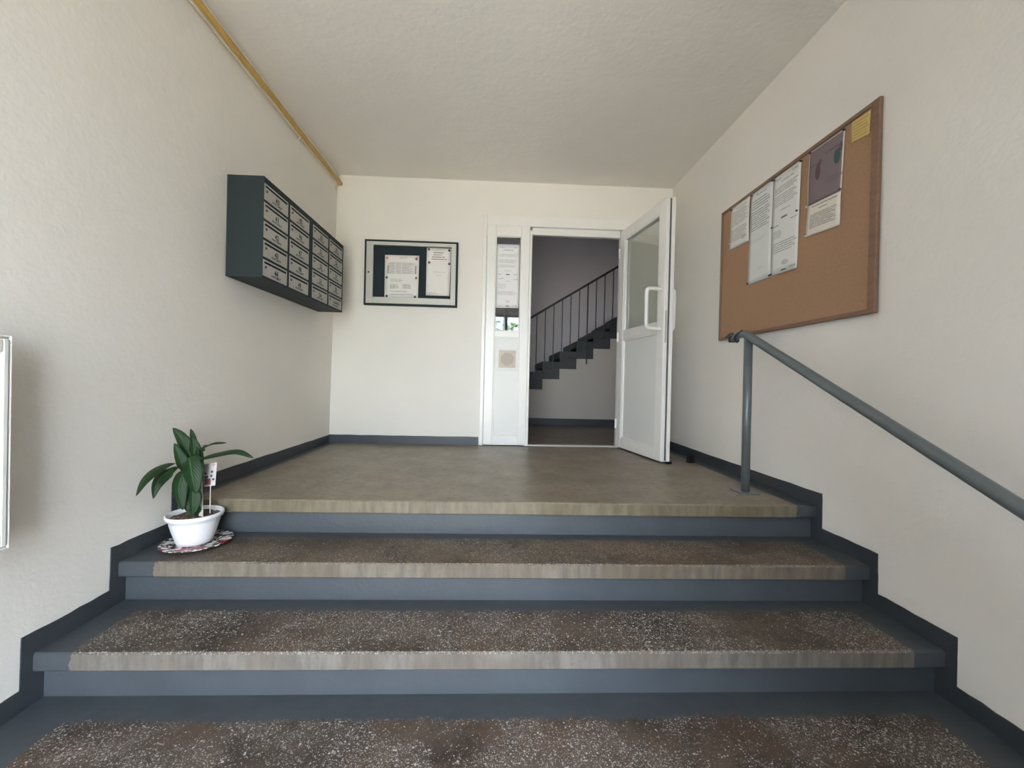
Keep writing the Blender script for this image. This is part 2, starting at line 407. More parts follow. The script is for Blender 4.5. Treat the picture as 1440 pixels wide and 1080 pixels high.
# ---------------- door frame with fixed side light
FY0, FY1 = D-.018, D+.055
fr = thing('door_frame', 'white plastic frame around the doorway and side light', 'door frame', ((FX0+FX1)/2, D, 0), kind='structure')
link('jamb', B(FX0, 1.425, FY0, FY1, 0, FZ, .004), 'pvc', fr)
link('jamb', B(1.815, 1.856, FY0, FY1, 0, 2.05, .004), 'pvc', fr)
link('jamb', B(2.705, FX1, FY0+.012, FY1, 0, 2.05, .004), 'pvc', fr)
link('header', B(1.425, FX1, FY0, FY1, 2.085, FZ, .004), 'pvc', fr)
link('header_stop', B(1.856, 2.705, FY0+.03, FY1, 2.018, 2.085, .003), 'pvc', fr)
link('threshold', B(1.856, 2.705, FY0+.005, FY1, 0, .012, .003), 'threshold', fr)
sl = thing('window_1', 'narrow white side light with glass above and panel below', 'window', (1.62, D, 0), kind='structure')
SX0, SX1, GX0, GX1 = 1.427, 1.832, 1.512, 1.752
def frame_parts(root, x0, x1, z0, z1, gx0, gx1, bars, y0, y1, names=('stile', 'rail')):
    link(names[0], B(x0, gx0, y0, y1, z0, z1, .004), 'pvc', root); link(names[0], B(gx1, x1, y0, y1, z0, z1, .004), 'pvc', root)
    for a, b in bars: link(names[1], B(gx0, gx1, y0+.001, y1, a, b, .003), 'pvc', root)
frame_parts(sl, SX0, SX1, .008, 2.084, GX0, GX1, [(.008, .098), (1.028, 1.088), (1.985, 2.084)], D-.030, D+.045)
link('lower_panel', B(GX0, GX1, D-.006, D+.018, .098, 1.028), 'pvc_panel', sl)
def bead(root, x0, x1, z0, z1, y0, y1, w=.010, mat='pvc'):
    bm = bmesh.new()
    for a in ((x0, x0+w, z0, z1), (x1-w, x1, z0, z1), (x0+w, x1-w, z0, z0+w), (x0+w, x1-w, z1-w, z1)): box(bm, a[0], a[1], y0, y1, a[2], a[3], .002)
    return link('bead', bm, mat, root)
bead(sl, GX0, GX1, .098, 1.028, D-.020, D-.006); bead(sl, GX0, GX1, 1.088, 1.985, D-.020, D+.002, .008)
link('gasket', B(GX0+.006, GX0+.009, D-.006, D+.001, 1.094, 1.98), 'gasket', sl)
link('glass_pane', B(GX0, GX1, D+.003, D+.009, 1.088, 1.985), 'glass', sl)
for z in (1.08, 2.0):
    link('hinge', tube(bmesh.new(), [(SX0-.006, D-.034, z-.03), (SX0-.006, D-.034, z+.03)], .008, 10), 'pvc', sl)
v = link('ventilation_grille', B(1.548, 1.735, D-.014, D-.006, .716, .918, .002), 'pvc_panel', sl)
link('grille_face', B(1.562, 1.722, D-.018, D-.013, .742, .906, .002), 'vent', v)
for i in range(9):
    z = .768+i*.0135; hw = math.sqrt(max(0, .062**2-(z-.823)**2)); link('slat', B(1.642-hw, 1.642+hw, D-.0225, D-.0175, z-.004, z+.004, .001), 'slat', v)

# ---------------- open door leaf (local: x along leaf from the hinge, y out of the visible face is -)
ang = math.atan2(1.09-1.872, 2.832-2.706)
leaf = thing('door_1', 'white glazed plastic door standing open into the hall', 'door', (2.706, 1.868, .012), ang, kind='structure')
# local +x runs towards the viewer; visible face looks to -y local (left in the photo)
LW, LT, LZ = .79, .068, 2.062
def L(*a, **k): return B(*a, **k)
link('stile', L(0, .085, 0, LT, 0, LZ, .005), 'pvc', leaf, True); link('stile', L(LW-.100, LW, 0, LT, 0, LZ, .005), 'pvc', leaf, True)
link('stile_lip', L(LW, LW+.018, LT*.62, LT, .004, LZ-.004, .003), 'pvc', leaf, True)
link('edge_gasket', L(LW-.001, LW+.004, LT*.44, LT*.62, .01, LZ-.01), 'gasket', leaf, True)
link('lock_plate', L(LW+.0, LW+.003, LT*.12, LT*.36, .93, 1.18), 'alu', leaf, True)
for a, b in ((0, .092), (1.018, 1.094), (LZ-.095, LZ)): link('rail', L(.085, LW-.100, .001, LT-.001, a, b, .004), 'pvc', leaf, True)
link('lower_panel', L(.085, LW-.100, .020, .046, .092, 1.018), 'pvc_panel', leaf, True)
link('glass_pane', L(.085, LW-.100, .029, .037, 1.094, LZ-.095), 'glass', leaf, True)
for z0, z1 in ((.092, 1.018), (1.094, LZ-.095)):
    for y0, y1 in ((.006, .021), (.046, .062)):
        bm = bmesh.new(); x0, x1, w = .085, LW-.100, .014
        for a in ((x0, x0+w, z0, z1), (x1-w, x1, z0, z1), (x0+w, x1-w, z0, z0+w), (x0+w, x1-w, z1-w, z1)): box(bm, a[0], a[1], y0, y1 if z0 < 1 else y1+.007*(1 if y0 < .03 else 0), a[2], a[3], .002)
        link('bead', bm, 'pvc', leaf, True)
for s in (-1, 1):
    yb = 0 if s < 0 else LT; off = s*.120 if s < 0 else s*.05; hx = LW-.055
    pts = smooth_path([(hx, yb, 1.355), (hx, yb+off*.55, 1.357), (hx, yb+off*.9, 1.350), (hx, yb+off, 1.318), (hx, yb+off, 1.21), (hx, yb+off, 1.085), (hx, yb+off*.9, 1.052), (hx, yb+off*.55, 1.043), (hx, yb, 1.043)], 5)
    link('pull_handle', tube(bmesh.new(), pts, .0145, 12), 'pvc', leaf, True, True)
link('door_sweep', L(.02, LW+.03, .045, LT+.012, -.010, .006), 'black', leaf, True)
for z in (.22, 1.05, 1.85): link('hinge', tube(bmesh.new(), [(-.008, -.004, z-.045), (-.008, -.004, z+.045)], .009, 10), 'pvc', leaf, True)

# ---------------- stairwell beyond the door
SY, BY = 3.87, 5.05
sw_m = terrazzo('stairwell_terrazzo', (.125, .090, .064), (.175, .132, .098), (.30, .26, .22), density=.12, edge=False, rough=.4, xl=-9, xr=-9)
struct('floor_stairwell', B(-.3, 5.2, D+.02, BY+.1, -.15, 0), sw_m, 'brown terrazzo floor in the stairwell through the doorway', 'floor')
struct('wall_stairwell_back', B(-.4, 5.3, BY, BY+.12, -.1, 4.6), 'stairwell', 'grey wall behind the stair railing', 'wall')
struct('wall_stairwell_left', B(-.5, -.3, D+TH, BY+.1, -.1, 4.6), 'stairwell', 'wall at the left end of the stairwell', 'wall')
struct('wall_stairwell_right', B(5.2, 5.4, D+TH, BY+.1, -.1, 4.6), 'stairwell', 'wall at the right end of the stairwell', 'wall')
struct('wall_stairwell_near', B(W+TH, 5.3, D, D+TH, -.1, 4.6), 'stairwell', 'wall beside the doorway on the stairwell side', 'wall')
struct('wall_stairwell_upper', B(-.4, 5.3, D+.02, D+TH, H+.1, 4.6), 'stairwell', 'wall above the doorway on the stairwell side', 'wall')
struct('ceiling_stairwell', B(-.4, 5.3, D+TH, BY+.1, 3.6, 3.75), 'stairwell', 'ceiling of the stairwell', 'ceiling')
up = thing('staircase', 'dark painted staircase rising to the right behind the doorway', 'staircase', (2.6, SY, 0))
RX, RZ = .2425, .1515
def zt(i): return .757+RZ*i                # tread height of step i, riser of step i at 1.967+RX*i
for i in range(-5, 8):
    x0 = 1.9675+RX*i; z = zt(i)
    if z < .02: continue
    bm = B(x0-.012, x0+RX+.030, SY, BY-.005, max(0.0, z-.100), z, .004)
    link('step', bm, 'dark_paint', up)
    link('cheek', B(x0+.0, x0+RX-.002 if i < 7 else x0+RX, SY+.004, SY+.05, max(0.0, z-.252), z-.101), 'dark_paint', up)
pts = []
for i in range(-5, 8):
    x0 = 1.9675+RX*i
    if zt(i) < .02: continue
    pts += [(x0, max(0, zt(i)-.252)), (x0+RX, max(0, zt(i)-.252))]
pts = [pts[0]]+pts[1:]
xs = [p for p in pts if p[1] > 0]
bm = bmesh.new(); prism(bm, [(xs[0][0], 0)]+xs+[(xs[-1][0], 0)], 'y', SY+.012, SY+.05)
bmesh.ops.triangulate(bm, faces=[f for f in bm.faces if len(f.verts) > 4])
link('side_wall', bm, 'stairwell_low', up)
struct('baseboard_stairwell', B(1.3, 4.0, SY-.002, SY+.012, 0, .092), 'skirt', 'dark skirting under the stairs through the doorway', 'skirting')
rl = thing('stair_railing', 'thin dark steel railing along the stairs through the doorway', 'railing', (2.6, SY-.02, .7))
def rz(x): return 1.539+(x-2.039)*.621
def lz(x): return .836+(x-2.35)*.621
bm = bmesh.new(); A, Bx = 1.35, 3.75; yR = SY-.022
prism(bm, [(A, rz(A)-.016), (Bx, rz(Bx)-.016), (Bx, rz(Bx)+.016), (A, rz(A)+.016)], 'y', yR-.022, yR+.022); link('handrail', bm, 'rail_dark', rl)
bm = bmesh.new(); prism(bm, [(A, lz(A)-.009), (Bx, lz(Bx)-.009), (Bx, lz(Bx)+.009), (A, lz(A)+.009)], 'y', yR-.007, yR+.007); link('lower_bar', bm, 'rail_dark', rl)
for i in range(-6, 14):
    x = 2.105+.1212*i
    link('baluster', B(x-.006, x+.006, yR-.006, yR+.006, lz(x), rz(x)-.012), 'rail_dark', rl)
for x in (1.62, 2.828): link('post', B(x-.008, x+.008, yR-.026, yR-.008, lz(x)-.25, rz(x)-.012), 'rail_dark', rl)

# ---------------- street entrance behind the viewer (lights the hall, mirrored in the side light)
en = thing('door_2', 'dark grey frame of the street entrance behind the viewer', 'door', ((OPEN[0]+OPEN[1])/2, YF-.15, GZ), kind='structure')
for x0, x1 in ((OPEN[0], OPEN[0]+.06), (OPEN[1]-.06, OPEN[1])): link('post', B(x0, x1, YF-.18, YF-.11, GZ, OPEN[3], .004), 'rail', en)
link('shading_leaf', B(1.685, 1.735, YF-.10, -2.06, GZ+.01, 2.05, .004), 'rail', en)  # added leaf out of view, keeps entrance light off the lower right steps
link('lower_panel', B(1.74, OPEN[1]-.06, YF-.17, YF-.12, GZ, .75, .004), 'rail', en)
link('post', B(1.68, 1.74, YF-.18, YF-.11, GZ, OPEN[3]-.06, .004), 'rail', en)
link('header', B(OPEN[0], OPEN[1], YF-.18, YF-.11, OPEN[3]-.06, OPEN[3]), 'rail', en)
gm = plain('street_paving', (.40, .375, .33), .9, var=.12, sc=3)
tr = thing('garden_tree', 'leafy green tree outside, mirrored in the side light glass', 'tree', (1.85, -8.4, GZ-.05))
link('trunk', tube(bmesh.new(), [(1.85, -8.4, GZ-.05), (1.9, -8.4, .3), (1.8, -8.45, 1.5), (1.9, -8.4, 2.4)], [.11, .09, .06, .02], 10), 'frame_wood', tr, False, True)
bm = bmesh.new(); rnd = random.Random(11)
for i in range(1600):
    th, ph, rr = rnd.uniform(0, 6.283), math.acos(rnd.uniform(-1, 1)), 1.25*rnd.random()**.4
    c = Vector((1.9+rr*1.25*math.sin(ph)*math.cos(th), -8.4+rr*math.sin(ph)*math.sin(th), 1.75+.72*rr*math.cos(ph)))
    d = Vector((rnd.gauss(0, 1), rnd.gauss(0, 1), rnd.gauss(0, .6))).normalized(); e = d.cross(Vector((rnd.gauss(0, 1), rnd.gauss(0, 1), rnd.gauss(0, 1)))).normalized()
    w, h = .035, .10; bm.faces.new([bm.verts.new(c+v) for v in (-d*h, e*w, d*h, -e*w)])
fo = link('foliage', bm, plain('tree_leaf', (.10, .19, .06), .6), tr); fo['kind'] = 'stuff'
struct('ground', B(-25, 28, -45, YF-.25, GZ-.3, GZ-.05), gm, 'paved ground outside the street entrance', 'ground')

# ================================================================ THINGS
# ---------------- letterbox cabinets on the left wall
MX, MZ0, MZ1 = .2116, 1.169, 1.737
DW, DH = .277, .0935
door_bm = B(0, .006, -DW/2, DW/2, -DH, 0, .0015)
slot_bm = B(.0058, .0068, -.122, .124, -.0225, -.0105)
lock_bm = disc(bmesh.new(), (.006, -.108, -.042), (1, 0, 0), .0075, .004, 12)
def to_mesh(name, bm, mat):
    bmesh.ops.recalc_face_normals(bm, faces=bm.faces); me = bpy.data.meshes.new(name); bm.to_mesh(me); bm.free(); me.materials.append(MAT[mat]); return me
door_me, slot_me, lock_me = to_mesh('letterbox_door', door_bm, 'boxdoor'), to_mesh('slot', slot_bm, 'black'), to_mesh('lock', lock_bm, 'lock')
num = 40
for ci, (y0, y1, cols, lab) in enumerate(((.298, .906, (.441, .739), 'anthracite letterbox cabinet nearer the viewer, doors 40 to 49'), (.906, 1.520, (1.069, 1.367), 'anthracite letterbox cabinet nearer the far corner, doors from 50 on'))):
    cb = thing('letterbox_cabinet', lab, 'letterboxes', (0, (y0+y1)/2, MZ0), group='letterbox cabinets')
    bm = bmesh.new(); t = .0035
    box(bm, 0.009, MX-.010, y0, y1, MZ0, MZ1); link('body', bm, 'cab', cb)
    bm = bmesh.new()                                       # raised front lattice between the doors
    w0 = cols[0]-DW/2-.002; w1 = cols[1]+DW/2+.002
    for a, b in ((y0, w0), (cols[0]+DW/2+.002, cols[1]-DW/2-.002), (w1, y1)): box(bm, MX-.010, MX, a, b, MZ0, MZ1)
    zz = [MZ1] + sum([[1.7065-.1075*r, 1.7065-.1075*r-DH-.003] for r in range(5)], []) + [MZ0]
    for j in range(0, len(zz), 2):
        for a, b in ((w0, cols[0]+DW/2+.002), (cols[1]-DW/2-.002, w1)): box(bm, MX-.010, MX-.0005, a, b, zz[j+1], zz[j])
    link('front_lattice', bm, 'cab', cb)
    for yc in cols:
        for r in range(5):
            zc = 1.705-.1075*r
            d = bpy.data.objects.new('letterbox_door', door_me); COL.objects.link(d); d.parent = cb
            d.location = Vector((MX-.008, yc, zc))-cb.location
            for nm, me in (('slot', slot_me), ('lock', lock_me)):
                q = bpy.data.objects.new(nm, me); COL.objects.link(q); q.parent = d
            last = (num == 59)
            bm = text_bm('ADMINISTR.' if last else str(num), .026 if last else .044, (.0062, .034 if last else .008, -.053), (0, 1, 0), (0, 0, 1), .0004)
            link('number', bm, 'ink', d, True)
            bm = text_bm('APARTAMENT', .0175, (.0062, .006, -.077), (0, 1, 0), (0, 0, 1), .0004); link('lettering', bm, 'ink', d, True)
            num += 1

# ---------------- papers
def paper(name, label, cat, tl, tr, br, bl, out, blocks, col=(.80, .80, .78), group=None, ink=(.12, .12, .13), bulge=.004, pins=(), pinmat='pin', pin_r=.006, off=.0012):
    """Sheet through four corners, a little wavy, with its own thickness; pins are (u,v) from the top left."""
    tl, tr, br, bl, out = map(Vector, (tl, tr, br, bl, out)); bm = bmesh.new(); uvl = bm.loops.layers.uv.new('UVMap')
    nu, nv = 8, 12; ph = random.uniform(0, 6); g = {}
    for s in (0, 1):
        for i in range(nu+1):
            for j in range(nv+1):
                u, v = i/nu, j/nv
                p = (tl*(1-u)+tr*u)*(1-v)+(bl*(1-u)+br*u)*v
                w = bulge*(.5+.5*math.sin(ph+u*3.1+v*2.3))*math.sin(math.pi*min(1, v*1.0))**.6*.9 if 0 < v < 1 else bulge*.25*(v == 1)
                g[s, i, j] = bm.verts.new(p + out*(off + w + (.0005 if s else 0)))
    def quad(a, b, c, d):
        f = bm.faces.new([g[k] for k in (a, b, c, d)])
        for l, k in zip(f.loops, (a, b, c, d)): l[uvl].uv = (k[1]/nu, 1-k[2]/nv)
    for i in range(nu):
        for j in range(nv):
            for s in (0, 1): quad((s, i, j), (s, i, j+1), (s, i+1, j+1), (s, i+1, j))
    for i in range(nu):
        for j in (0, nv): quad((0, i, j), (0, i+1, j), (1, i+1, j), (1, i, j))
    for j in range(nv):
        for i in (0, nu): quad((0, i, j), (0, i, j+1), (1, i, j+1), (1, i, j))
    c = (bl+br)/2
    t = thing(name, label, cat, c, group=group)
    link('sheet', bm, printed('print', col, blocks, ink), t, False, True)
    for q in pins:
        u, v = q[0], q[1]; pm = q[2] if len(q) > 2 else pinmat
        p = (tl*(1-u)+tr*u)*(1-v)+(bl*(1-u)+br*u)*v
        bm2 = bmesh.new(); tube(bm2, [p+out*.001, p+out*(off+.006), p+out*(off+.010)], [pin_r, pin_r, pin_r*.7], 10); link('pin' if pin_r < .008 else 'magnet', bm2, pm, t, False, True)
    return t
for nm, c in (('mag_red', (.30, .03, .05)), ('mag_blue', (.05, .08, .16)), ('mag_green', (.06, .13, .09)), ('mag_orange', (.75, .22, .08)), ('mag_dark', (.06, .05, .05)), ('mag_ochre', (.42, .22, .06))): MAT[nm] = plain(nm, c, .35)

# ---------------- framed notice case on the back wall
nc = thing('notice_case', 'flat dark-edged notice case with silver frame on the cream wall', 'notice case', (.724, D, 1.296), group=None)
X0, X1, Z0, Z1 = .291, 1.157, 1.296, 1.906; ye = D-.036
for a in ((X0, X0+.018, Z0, Z1), (X1-.018, X1, Z0, Z1), (X0+.018, X1-.018, Z0, Z0+.018), (X0+.018, X1-.018, Z1-.018, Z1)): link('edge', B(a[0], a[1], ye, D, a[2], a[3], .002), 'cab', nc)
IX0, IX1, IZ0, IZ1 = .372, 1.094, 1.372, 1.856
for a in ((X0+.018, IX0, Z0+.018, Z1-.018), (IX1, X1-.018, Z0+.018, Z1-.018), (IX0, IX1, Z0+.018, IZ0), (IX0, IX1, IZ1, Z1-.018)): link('door_frame', B(a[0], a[1], ye-.001, ye+.020, a[2], a[3], .0015), 'alu', nc)
link('backing', B(X0+.018, X1-.018, D-.012, D-.002, Z0+.018, Z1-.018), 'cab_inner', nc)
link('lock', disc(bmesh.new(), (.332, ye-.001, 1.60), (0, -1, 0), .009, .004, 14), 'lock', nc)
bk = D-.0125
paper('notice_sheet', 'printed table sheet with coloured magnets inside the notice case', 'paper', (.474, bk, 1.771), (.793, bk, 1.774), (.789, bk, 1.376), (.476, bk, 1.374), (0, -1, 0),
      [('t', .42, .68, .04, .09, 2, .35), ('r', .10, .92, .17, .44, (.50, .50, .50), .28), ('t', .12, .90, .17, .44, 12, .5), ('r', .30, .32, .17, .44, (.85, .85, .85), .7), ('r', .48, .50, .17, .44, (.85, .85, .85), .7), ('r', .08, .115, .24, .44, (.1, .1, .1), .75), ('r', .89, .925, .24, .44, (.1, .1, .1), .75),
       ('t', .18, .55, .56, .64, 3, .5), ('t', .16, .42, .68, .79, 5, .8), ('t', .53, .80, .68, .79, 5, .8), ('t', .16, .72, .84, .87, 1, .6), ('t', .16, .85, .91, .94, 1, .6)],
      (.80, .79, .77), pins=((.07, .07, 'mag_orange'), (.92, .08, 'mag_red'), (.06, .53, 'mag_green'), (.93, .53, 'mag_ochre'), (.07, .97, 'mag_dark'), (.91, .975, 'mag_dark')), pin_r=.0115, bulge=.002)
paper('notice_sheet', 'narrow white notice at the right side inside the notice case', 'paper', (.862, bk, 1.852), (1.089, bk, 1.850), (1.083, bk, 1.404), (.862, bk, 1.404), (0, -1, 0),
      [('t', .28, .72, .08, .12, 1, .8), ('t', .28, .72, .13, .16, 1, .8), ('t', .22, .82, .175, .205, 1, .95), ('t', .2, .86, .22, .25, 1, .95), ('r', 0, 1, .338, .343, (.6, .6, .58), .5), ('t', .28, .85, .49, .52, 1, .35), ('t', .40, .70, .56, .59, 1, .3), ('t', .05, .5, .93, .97, 2, .3)],
      (.81, .79, .76), pins=((.09, .035, 'mag_dark'), (.93, .04, 'mag_dark'), (.11, .31, 'mag_red'), (.95, .325, 'mag_blue')), pin_r=.0115, bulge=.002)
paper('notice_sheet', 'long pale notice taped to the side light glass', 'paper', (1.522, D+.002, 1.915), (1.738, D+.002, 1.915), (1.738, D+.002, 1.312), (1.520, D+.002, 1.310), (0, -1, 0),
      [('t', .12, .35, .04, .06, 1, .5), ('t', .72, .95, .04, .06, 1, .5), ('t', .3, .75, .08, .105, 1, .6), ('t', .1, .95, .15, .20, 3, .42), ('t', .1, .95, .235, .30, 4, .42), ('t', .1, .95, .32, .365, 3, .42), ('t', .35, .7, .40, .43, 2, .3), ('r', .42, .58, .465, .485, (.1, .1, .1), .85), ('t', .1, .2, .46, .49, 1, .5), ('t', .74, .95, .46, .49, 1, .5),
       ('t', .1, .34, .53, .55, 1, .5), ('t', .72, .95, .54, .56, 1, .5), ('t', .4, .65, .57, .59, 1, .4), ('t', .1, .45, .62, .70, 5, .35), ('t', .08, .92, .735, .80, 4, .42), ('o', .52, .90, .12, .022, (.35, .35, .40), .35), ('r', .44, .60, .962, .978, (.1, .1, .1), .85), ('t', .12, .25, .96, .98, 1, .5), ('t', .74, .95, .96, .98, 1, .5)],
      (.80, .79, .80), bulge=.001, off=.0005)

# ---------------- cork board with its papers on the right wall
cb = thing('cork_board', 'large cork notice board in brown wooden frame above the handrail', 'notice board', (W, .306, .952))
Y0, Y1, Z0, Z1 = -.338, .950, .952, 1.902
link('cork_sheet', B(W-.016, W-.0055, Y0+.02, Y1-.02, Z0+.02, Z1-.02), 'cork', cb)
fw = .040
for a in ((Y0, Y0+fw, Z0, Z1), (Y1-.022, Y1, Z0, Z1), (Y0+fw, Y1-.022, Z0, Z0+.022), (Y0+fw, Y1-.022, Z1-.022, Z1)): link('frame_strip', B(W-.024, W-.0055, a[0], a[1], a[2], a[3], .003), 'frame_wood', cb)
bx = W-.0165; o = (-1, 0, 0)
def wallpaper(label, y0, y1, z0, z1, blocks, col, pins, dy=(0, 0, 0, 0), dz=(0, 0, 0, 0), cat='paper', name='notice_sheet', off=.0030, **k):
    return paper(name, label, cat, (bx, y0+dy[0], z1+dz[0]), (bx, y1+dy[1], z1+dz[1]), (bx, y1+dy[2], z0+dz[2]), (bx, y0+dy[3], z0+dz[3]), o, blocks, col, pins=pins, off=off, **k)
WP = (.72, .72, .70)
wallpaper('short white typed notice at the far left end of the cork board', .820, .600, 1.582, 1.880, [('t', .3, .9, .07, .11, 1, .6), ('t', .08, .95, .13, .48, 12, .5), ('t', .08, .95, .55, .85, 7, .5), ('o', .72, .84, .10, .05, (.3, .3, .4), .5)], WP, ((.03, .035), (.02, .84, 'pin_white'), (.02, .98, 'pin_white')), dy=(0, 0, 0, .006), dz=(0, -.002, 0, .004), off=.006)
wallpaper('long white notice between the short typed one and the two-page one', .590, .370, 1.287, 1.878, [('t', .25, .75, .04, .06, 1, .6), ('t', .1, .92, .09, .20, 4, .6), ('t', .06, .92, .21, .43, 9, .6), ('t', .06, .8, .52, .56, 2, .2), ('o', .55, .86, .12, .02, (.5, .5, .52), .3)], (.70, .71, .70), ((.02, .01), (.96, .01), (.03, .985), (.96, .985)), dy=(0, 0, .003, .018), off=.003)
wallpaper('long two-page notice with dark stamps, right of the other white notices', .362, .134, 1.284, 1.872, [('t', .06, .3, .03, .05, 1, .6), ('t', .7, .95, .03, .05, 1, .6), ('t', .3, .8, .07, .09, 1, .65), ('t', .06, .95, .12, .19, 4, .6), ('t', .06, .95, .205, .32, 6, .55), ('t', .3, .7, .36, .38, 1, .5), ('r', .36, .58, .438, .458, (.08, .08, .08), .85), ('t', .05, .3, .50, .52, 1, .7), ('t', .7, .95, .49, .51, 1, .6), ('t', .08, .4, .56, .64, 4, .5), ('t', .06, .95, .68, .79, 5, .55),
          ('o', .55, .90, .14, .025, (.3, .3, .36), .5), ('r', .40, .60, .965, .98, (.08, .08, .08), .85), ('t', .7, .95, .95, .97, 1, .7)], (.74, .74, .72), ((.01, .012), (.985, .012), (.93, .46), (.0, .50), (.02, .985)), dy=(0, 0, .014, .006), dz=(0, 0, -.004, .004), off=.005)
wallpaper('dark mauve poster with two dim figures and a white border', .076, -.152, 1.578, 1.876, [('r', .035, .965, .02, .985, (.185, .150, .165), 1), ('o', .30, .45, .08, .15, (.085, .050, .060), .9), ('o', .36, .30, .04, .05, (.09, .06, .06), .8), ('o', .83, .37, .09, .13, (.03, .085, .085), .9), ('o', .92, .25, .05, .08, (.07, .06, .08), .8), ('t', .05, .45, .27, .33, 1, .7), ('t', .5, .95, .17, .24, 1, .7), ('o', .75, .70, .25, .06, (.16, .13, .15), .7), ('r', .04, .96, .965, .985, (.05, .045, .05), .8)], (.66, .62, .58), ((.03, .015), (.98, .015), (.97, .96), (.0, .99, 'pin_white')), dy=(0, 0, .013, .007), dz=(0, -.005, -.004, .008), cat='poster', name='poster', off=.004, ink=(.10, .085, .095))
wallpaper('small cream typed sheet pinned below the mauve poster', .084, -.138, 1.418, 1.600, [('t', .15, .95, .10, .17, 1, .8), ('t', .38, .7, .22, .28, 1, .7), ('r', .12, .88, .36, .80, (.45, .44, .40), .38), ('t', .12, .92, .36, .80, 8, .6)], (.75, .70, .62), ((.02, .97, 'pin_white'),), dy=(0, 0, .003, .008), dz=(0, -.016, -.006, .010))
wallpaper('small yellow handwritten note at the upper right of the cork board', -.189, -.288, 1.770, 1.873, [('t', .08, .95, .08, .92, 6, .45)], (.56, .43, .16), (), dz=(.004, -.004, -.006, .008), ink=(.25, .15, .04), name='sticky_note', cat='note')

# ---------------- handrail
hr = thing('handrail', 'grey steel handrail on one post beside the right wall', 'handrail', (3.004, .263, 0))
link('post', tube(bmesh.new(), [(3.004, .263, .004), (2.999, .263, .893)], .0235, 16), 'rail', hr, False, True)
link('base_plate', B(2.945, 3.062, .205, .320, 0, .006, .002), 'rail', hr)
sl_ = (.908-.2915)/(.263+1.019)
def rzz(y): return .908+(y-.263)*sl_
P0 = [(3.0, -2.0, rzz(-2.0)), (3.0, -1.0, rzz(-1.0)), (3.0, .20, rzz(.20))]
P1 = smooth_path([(3.0, .20, rzz(.20)), (3.0, .263, .908), (2.998, .315, .925), (2.994, .365, .920), (2.990, .405, .895)], 5)
link('rail', tube(bmesh.new(), P0+P1[1:], [.0235]*3+[.0235]*(len(P1)-8)+[.0225, .0215, .021, .0205, .020, .019, .017], 16), 'rail', hr, False, True)
link('wall_arm', tube(bmesh.new(), smooth_path([(2.994, .33, .922), (3.03, .40, .935), (3.10, .44, .925), (W-.03, .45, .91)], 5), .009, 10), 'rail_dark', hr, False, True)
link('wire_wrap', tube(bmesh.new(), smooth_path([(2.985, .30, .945), (2.97, .35, .915), (3.0, .38, .885), (3.02, .40, .92), (2.99, .43, .94), (2.965, .45, .915)], 5), .0065, 8), 'rail_dark', hr, False, True)
link('clamp', B(2.976, 3.022, .385, .440, .885, .925, .008, 2), 'rail_dark', hr)

# ---------------- floor door stop
ds = thing('door_stop', 'small black twin-peg door stop on the floor behind the door', 'door stop', (3.105, 1.165, 0))
for dx in (-.016, .016): link('peg', lathe(bmesh.new(), [(0, 0), (.016, 0), (.013, .008), (.011, .045), (.012, .052), (0, .054)], (3.105+dx, 1.165, 0), 14), 'black', ds, False, True)
link('base', lathe(bmesh.new(), [(0, 0), (.034, 0), (.034, .004), (0, .005)], (3.105, 1.165, 0), 20), 'black', ds)

# ---------------- gas pipe with cable under the ceiling
gp = thing('gas_pipe', 'yellow gas pipe running along the top of the left wall', 'pipe', (.04, .9, 2.40))
pp = [(.060, YF+.01, 2.416), (.060, -.6, 2.414), (.060, .30, 2.411), (.063, .62, 2.409), (.058, 1.22, 2.412), (.056, 1.50, 2.416), (.053, D-.01, 2.419)]
link('pipe', tube(bmesh.new(), pp, .0165, 14), 'yellow', gp, False, True)
cp = [(p[0]-.0205, p[1], p[2]-.016) for p in pp]
link('cable', tube(bmesh.new(), smooth_path(cp, 4), .0055, 8), 'cable', gp, False, True)
for y in (-.9, 1.06):
    bm = bmesh.new(); tube(bm, [(.031, y, 2.366), (.042, y, 2.380), (.056, y, 2.393)], .005, 8); link('pipe_clip', bm, 'cable', gp)
    link('nail', disc(bmesh.new(), (.030, y-.02, 2.366), (1, 0, 0), .007, .010, 10), 'cable', gp)
link('wire_tail', tube(bmesh.new(), smooth_path([(.03, 1.80, 2.395), (.03, 1.81, 2.36), (.035, 1.80, 2.335), (.03, 1.785, 2.35)], 5), .004, 8), 'cable', gp, False, True)

# ---------------- white framed panel hung on the left wall at the edge of the photograph
wp = thing('wall_panel', 'white framed panel standing off the left wall at the photo edge', 'panel', (.05, -1.1, .073))
ya, yb, za, zb = -1.42, -.790, .073, .717
def ring(name, x0, x1, ins, ws, wt, mat, bev=.003):
    bm = bmesh.new(); y0, y1, z0, z1 = ya+ins, yb-ins, za+ins, zb-ins
    for a in ((y0, y0+ws, z0, z1), (y1-ws, y1, z0, z1), (y0+ws, y1-ws, z0, z0+wt), (y0+ws, y1-ws, z1-wt, z1)): box(bm, x0, x1, a[0], a[1], a[2], a[3], bev)
    return link(name, bm, mat, wp)
ring('rim', .034, .078, 0, .007, .007, 'pvc'); ring('seal', .040, .072, .007, .004, .004, 'alu', 0); ring('frame', .044, .080, .011, .016, .040, 'pvc', .003)
link('face', B(.040, .073, ya+.02, yb-.02, za+.02, zb-.02), 'pvc_panel', wp)
for y in (ya+.1, yb+.010):
    link('bracket', B(-.026, .052, y-.012, y+.012, za+.020, za+.040, .003), 'rail', wp)
link('bracket', B(-.014, .050, ya+.3, ya+.32, zb-.06, zb-.03, .003), 'rail', wp)

